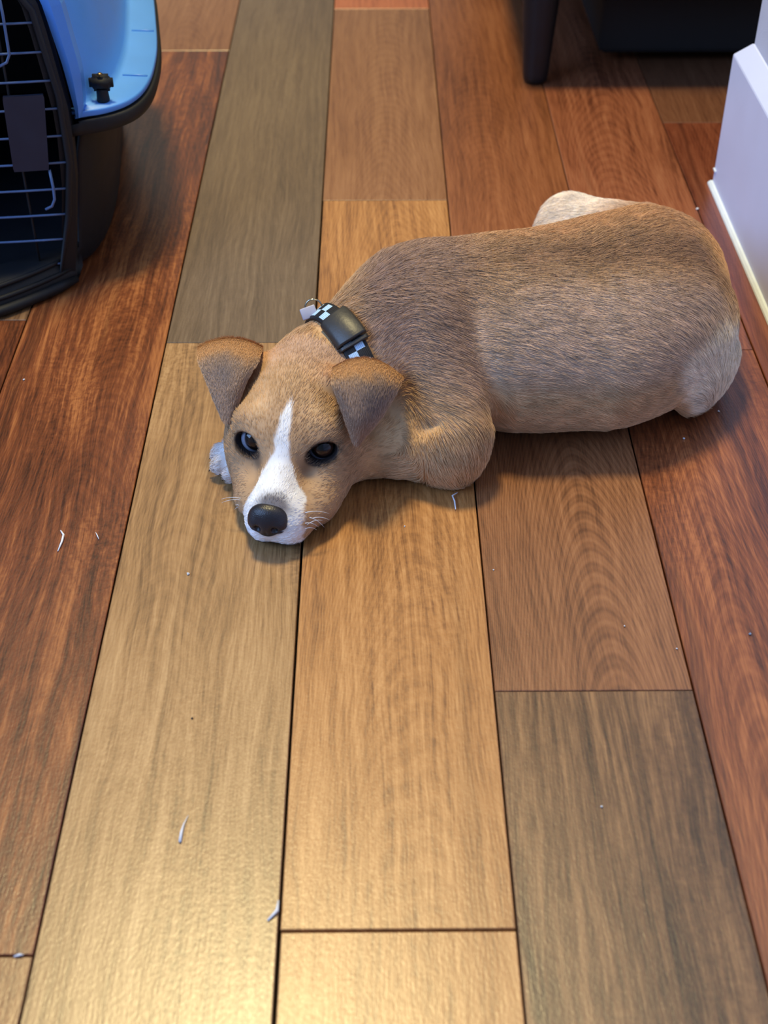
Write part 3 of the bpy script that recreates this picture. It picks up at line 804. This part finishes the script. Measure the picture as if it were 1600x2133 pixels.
ear([[(-0.0846, 0.8353, 0.072), (-0.0947, 0.8222, 0.066), (-0.1035, 0.8152, 0.058)], [(-0.083, 0.8397, 0.086), (-0.1056, 0.85, 0.092), (-0.128, 0.8473, 0.08)], [(-0.0836, 0.8117, 0.093), (-0.1049, 0.8165, 0.099), (-0.1308, 0.8311, 0.083)], [(-0.0927, 0.7987, 0.082), (-0.1035, 0.7885, 0.087), (-0.1215, 0.8087, 0.072)], [(-0.1019, 0.7843, 0.062), (-0.1058, 0.7783, 0.063), (-0.1118, 0.7896, 0.06)]], None)
ear([[(-0.0343, 0.8071, 0.076), (-0.0114, 0.7974, 0.07), (-0.0028, 0.8376, 0.055)], [(-0.0308, 0.797, 0.096), (-0.006, 0.8127, 0.101), (0.0171, 0.81, 0.08)], [(-0.0308, 0.7734, 0.101), (-0.0075, 0.7773, 0.109), (0.0181, 0.792, 0.086)], [(-0.0237, 0.764, 0.082), (-0.0082, 0.7504, 0.09), (0.0051, 0.7731, 0.072)], [(-0.0176, 0.7593, 0.063), (-0.0132, 0.7505, 0.062), (-0.0089, 0.7608, 0.061)]], None)
WHISK = [(-0.0245, 0.0662, 0.024, -0.0407, 0.0666, 0.022), (-0.0245, 0.0666, 0.023, -0.0402, 0.068, 0.02), (-0.0247, 0.0686, 0.018, -0.0324, 0.0649, 0.012), (-0.0251, 0.0686, 0.017, -0.0309, 0.0665, 0.018), (0.0238, 0.08, 0.03, 0.0396, 0.0746, 0.027), (0.028, 0.0783, 0.024, 0.0397, 0.0754, 0.022), (0.027, 0.0811, 0.027, 0.0366, 0.079, 0.018), (0.0245, 0.0842, 0.024, 0.0332, 0.0809, 0.019), (0.0256, 0.0832, 0.022, 0.0357, 0.0791, 0.024), (0.0247, 0.0856, 0.02, 0.032, 0.0818, 0.017)]

# whiskers
wk = plain('whisker_white', lin(210, 214, 224), .4, 60, .02)
for (a0, b0, c0, a1, b1, c1) in WHISK:
    p0 = HL(a0, b0, c0); p2 = HL(a1, b1, c1); p1 = (p0+p2)/2+np.array([0, 0, .0035])
    P_ = [p0*(1-s)**2+2*p1*s*(1-s)+p2*s*s for s in np.linspace(0, 1, 8)]
    obj('whisker', tube_mesh('whisker', P_, list(np.linspace(.00030, .00008, 8)), 5), wk, dog)
# claws of the paw beside the cheek
M_CLAW = plain('claw_dark', lin(44, 38, 40), .3, 60, .1)
for (x, y, yaw) in ((-.1165, .8235, 2.6), (-.1245, .8105, 2.95), (-.1235, .7965, 3.5), (-.1130, .7860, 4.0)):
    d = np.array([math.cos(yaw), math.sin(yaw), 0]); p = np.array([x, y, .0095])-d*.002
    obj('claw', tube_mesh('claw', [p, p+d*.002-np.array([0, 0, .001]), p+d*.0042-np.array([0, 0, .0042])], [.0016, .0013, .0003], 7), M_CLAW, dog)

# ---------------------------------------------------------------- collar
def strap_mat():
    t = NT('checked_webbing'); uv = t.n('UVMap'); s = t.n('SeparateXYZ', i0=uv.outputs[0])
    u = t.math('DIVIDE', s.outputs[0], .0072); v = t.math('DIVIDE', t.math('SUBTRACT', s.outputs[1], .0022), .0066)
    ck = t.math('MODULO', t.math('ADD', t.math('ADD', t.math('FLOOR', u), t.math('FLOOR', v)), 100.0), 2.0)
    inside = t.math('MULTIPLY', t.math('GREATER_THAN', s.outputs[1], .0022), t.math('LESS_THAN', s.outputs[1], .0154))
    rib = t.math('MULTIPLY', t.math('SINE', t.math('MULTIPLY', s.outputs[1], 5200.0)), .5)
    c = t.mix(t.math('MULTIPLY', ck, inside), lin(14, 16, 24), t.mix(t.math('ADD', rib, .5), lin(150, 190, 232), lin(196, 224, 250)))
    t.link(c, t.b.inputs['Base Color']); t.b.inputs['Roughness'].default_value = .6
    b = t.n('Bump', Strength=.5, Distance=.0004, Height=rib); t.link(b.outputs[0], t.b.inputs['Normal']); return t.m
def cchild(name, m, mat, par=None):
    return obj(name, m, mat, par or collar, smooth=True)
def band(name, th0, th1, n, prof, uvn=True):
    "closed cross-section prof of (across, above) swept along the ring between two angles"
    th = np.linspace(th0, th1, n); V = []; rows = []
    for (w, off) in prof: rows.append(collar_pt(th, off, w)[0])
    k = len(prof); V = np.stack(rows, 1).reshape(-1, 3)
    full = abs(th1-th0) > 6.2
    Fc = [(i*k+j, i*k+(j+1) % k, (i+1)*k+(j+1) % k, (i+1)*k+j) for i in range(n-1) for j in range(k)]
    if not full: Fc += [tuple(range(k))[::-1], tuple((n-1)*k+j for j in range(k))]
    m = mesh(name, V, Fc)
    mid = np.linalg.norm(np.diff(rows[0], axis=0), axis=1); arc = np.concatenate([[0], np.cumsum(mid)])
    uv = m.uv_layers.new(name='UVMap')
    for poly in m.polygons:
        for li in poly.loop_indices:
            vi = m.loops[li].vertex_index; uv.data[li].uv = (arc[vi//k], prof[vi % k][0]+.009)
    bm = bmesh.new(); bm.from_mesh(m); bmesh.ops.recalc_face_normals(bm, faces=bm.faces); bm.to_mesh(m); bm.free()
    return m
D = math.radians
collar = obj('collar', band('strap', 0, 2*math.pi, 181, [(-.0085, .0012), (-.0088, .0030), (-.0080, .0040), (0, .0044), (.0080, .0040), (.0088, .0030), (.0085, .0012)]), strap_mat(), dog, label='black webbing collar with pale blue checks', smooth=True)
M_BUCK = plain('grey_black_buckle', lin(50, 48, 46), .42, 60, .08, .15)
cchild('buckle', band('buckle', D(61), D(91), 26, [(-.0112, .0012), (-.0118, .0050), (-.0090, .0082), (0, .0090), (.0090, .0082), (.0118, .0050), (.0112, .0012)]), M_BUCK)
cchild('buckle_end', band('buckle_end', D(56.5), D(59.5), 6, [(-.0108, .0012), (-.0112, .0050), (-.0085, .0066), (0, .0070), (.0085, .0066), (.0112, .0050), (.0108, .0012)]), M_BUCK)
tp = collar_pt(np.array([D(128)]), .005, 0)[0][0]
cchild('ring', tube_mesh('ring', [tuple(tp+np.array([.0065*math.cos(w)-.002, .002*math.sin(w), .0065*math.sin(w)+.001])) for w in np.linspace(0, 2*math.pi, 20)], .0008, 6, cap=False), plain('steel_ring', lin(180, 170, 150), .25, metal=1.0))
tg = box_mesh('tag', -.0060, .0060, -.0010, .0010, -.0045, .0045, .0008, 2)
o = obj('tag', tg, plain('pale_grey_tag', lin(170, 168, 182), .5, 60, .05), collar, smooth=True)
o.location = Vector(tp)+Vector((-.0055, -.005, .000)); o.rotation_euler = (D(-38), D(-16), D(12))

# ---------------------------------------------------------------- bits on the floor
M_SHRED = plain('paper_white', lin(222, 226, 236), .6, 100, .04)
M_CRUMB = plain('crumb_pale', lin(206, 208, 214), .7, 200, .1)
def shred(name, pts, r, label, cat, group=None):
    p = [Vector((x, y, .0009+z)) for x, y, z in pts]
    c = sum(p, Vector())/len(p); 
    m = tube_mesh(name, [q-c for q in p], r, 6); o = obj(name, m, M_SHRED, label=label, cat=cat, group=group); o.location = c; return o

shred('paper_shred', [(-.2261, .7333, 0), (-.2229, .7275, .0012), (-.2229, .7213, .0006), (-.2242, .7110, 0)], [.0005, .0008, .0008, .0004], 'bent white paper shred on the reddish plank at the left edge', 'paper scrap')
shred('paper_shred', [(-.2007, .731, 0), (-.199, .7274, .0004), (-.1974, .7237, 0)], [.0002, .0004, .0002], 'tiny faint white sliver beside the bent paper shred on the reddish plank', 'paper scrap')
shred('paper_shred', [(.0600, .7740, .0004), (.0561, .7695, .001), (.0575, .7638, .0006), (.0579, .7550, 0)], [.0004, .0006, .0006, .0004], 'hooked white paper shred just below the puppy elbow', 'paper scrap')
shred('paper_shred', [(-.1086, .4815, .0), (-.1103, .4745, .0012), (-.1110, .4690, .0010), (-.1112, .4632, 0)], [.0002, .0004, .0008, .0009], 'curved white shred alone on the wide tan plank below the puppy', 'paper scrap')
shred('paper_shred', [(-.0539, .4245, 0), (-.0542, .4178, .0008), (-.0590, .4122, 0)], [.0005, .0010, .0005], 'kinked white shred lying at the plank gap near the bright reflection', 'paper scrap')
shred('paper_shred', [(-.1900, .3917, .0), (-.1868, .3925, .0004), (-.1850, .3926, 0)], [.0003, .0008, .0003], 'small white shred on the plank end joint at the lower left', 'paper scrap')
cr = None
clab = ['white crumb on the reddish plank between the carrier and the left edge', 'white crumb on the wide tan plank to the left of the puppy chin', 'white crumb on the dark red plank just below the puppy rump',
        'white crumb on the dark red plank below the puppy belly', 'largest white crumb, in the plank gap beside the white baseboard', 'tiny crumb on the honey plank just below the puppy foreleg',
        'tiny crumb near the upper left corner of the arched-grain plank', 'tiny crumb in the middle of the arched-grain plank', 'tiny crumb near the right edge of the arched-grain plank',
        'tiny crumb alone on the dark walnut plank', 'tiny crumb by the right edge of the frame on the dark red plank']
crumbs = [(-.2907, .9259, 1.3), (-.1301, .6868, 1.5), (.2744, .8768, 1.3), (.2402, .8404, 1.4), (.3218, 1.2232, 2.2), (.0203, .7368, .8), (.081, .6897, .8),
          (.1638, .6338, .9), (.1947, .6128, .9), (.1291, .4864, 1.0), (.3040, .823, .9)]
for i, (x, y, s) in enumerate(crumbs):
    if cr is None:
        bm = bmesh.new(); bmesh.ops.create_icosphere(bm, subdivisions=1, radius=.0008)
        for v in bm.verts: v.co *= rnd.uniform(.7, 1.2)
        cr = bpy.data.meshes.new('crumb'); bm.to_mesh(cr); bm.free()
    o = obj('crumb', cr, M_CRUMB, cat='crumb', label=clab[i], group='white crumbs on the floor')
    o.location = (x, y, .0005*s+.0001); o.scale = (s, s, s*.7); o.rotation_euler = (0, 0, i*1.3)
o = obj('crumb', cr.copy(), plain('blue_grey_bead', lin(120, 134, 156), .3), cat='crumb', label='small blue grey bead on the dark red plank at the right edge'); o.data.materials.clear(); o.data.materials.append(bpy.data.materials['blue_grey_bead'])
o.location = (.245, .6256, .0009); o.scale = (1.3, 1.3, 1.0)
o = obj('crumb', cr.copy(), plain('dark_speck', lin(48, 30, 20), .6), cat='crumb', label='single dark brown speck on the wide tan plank'); o.data.materials.clear(); o.data.materials.append(bpy.data.materials['dark_speck'])
o.location = (-.114, .5554, .0005); o.scale = (1.0, 1.0, .6)
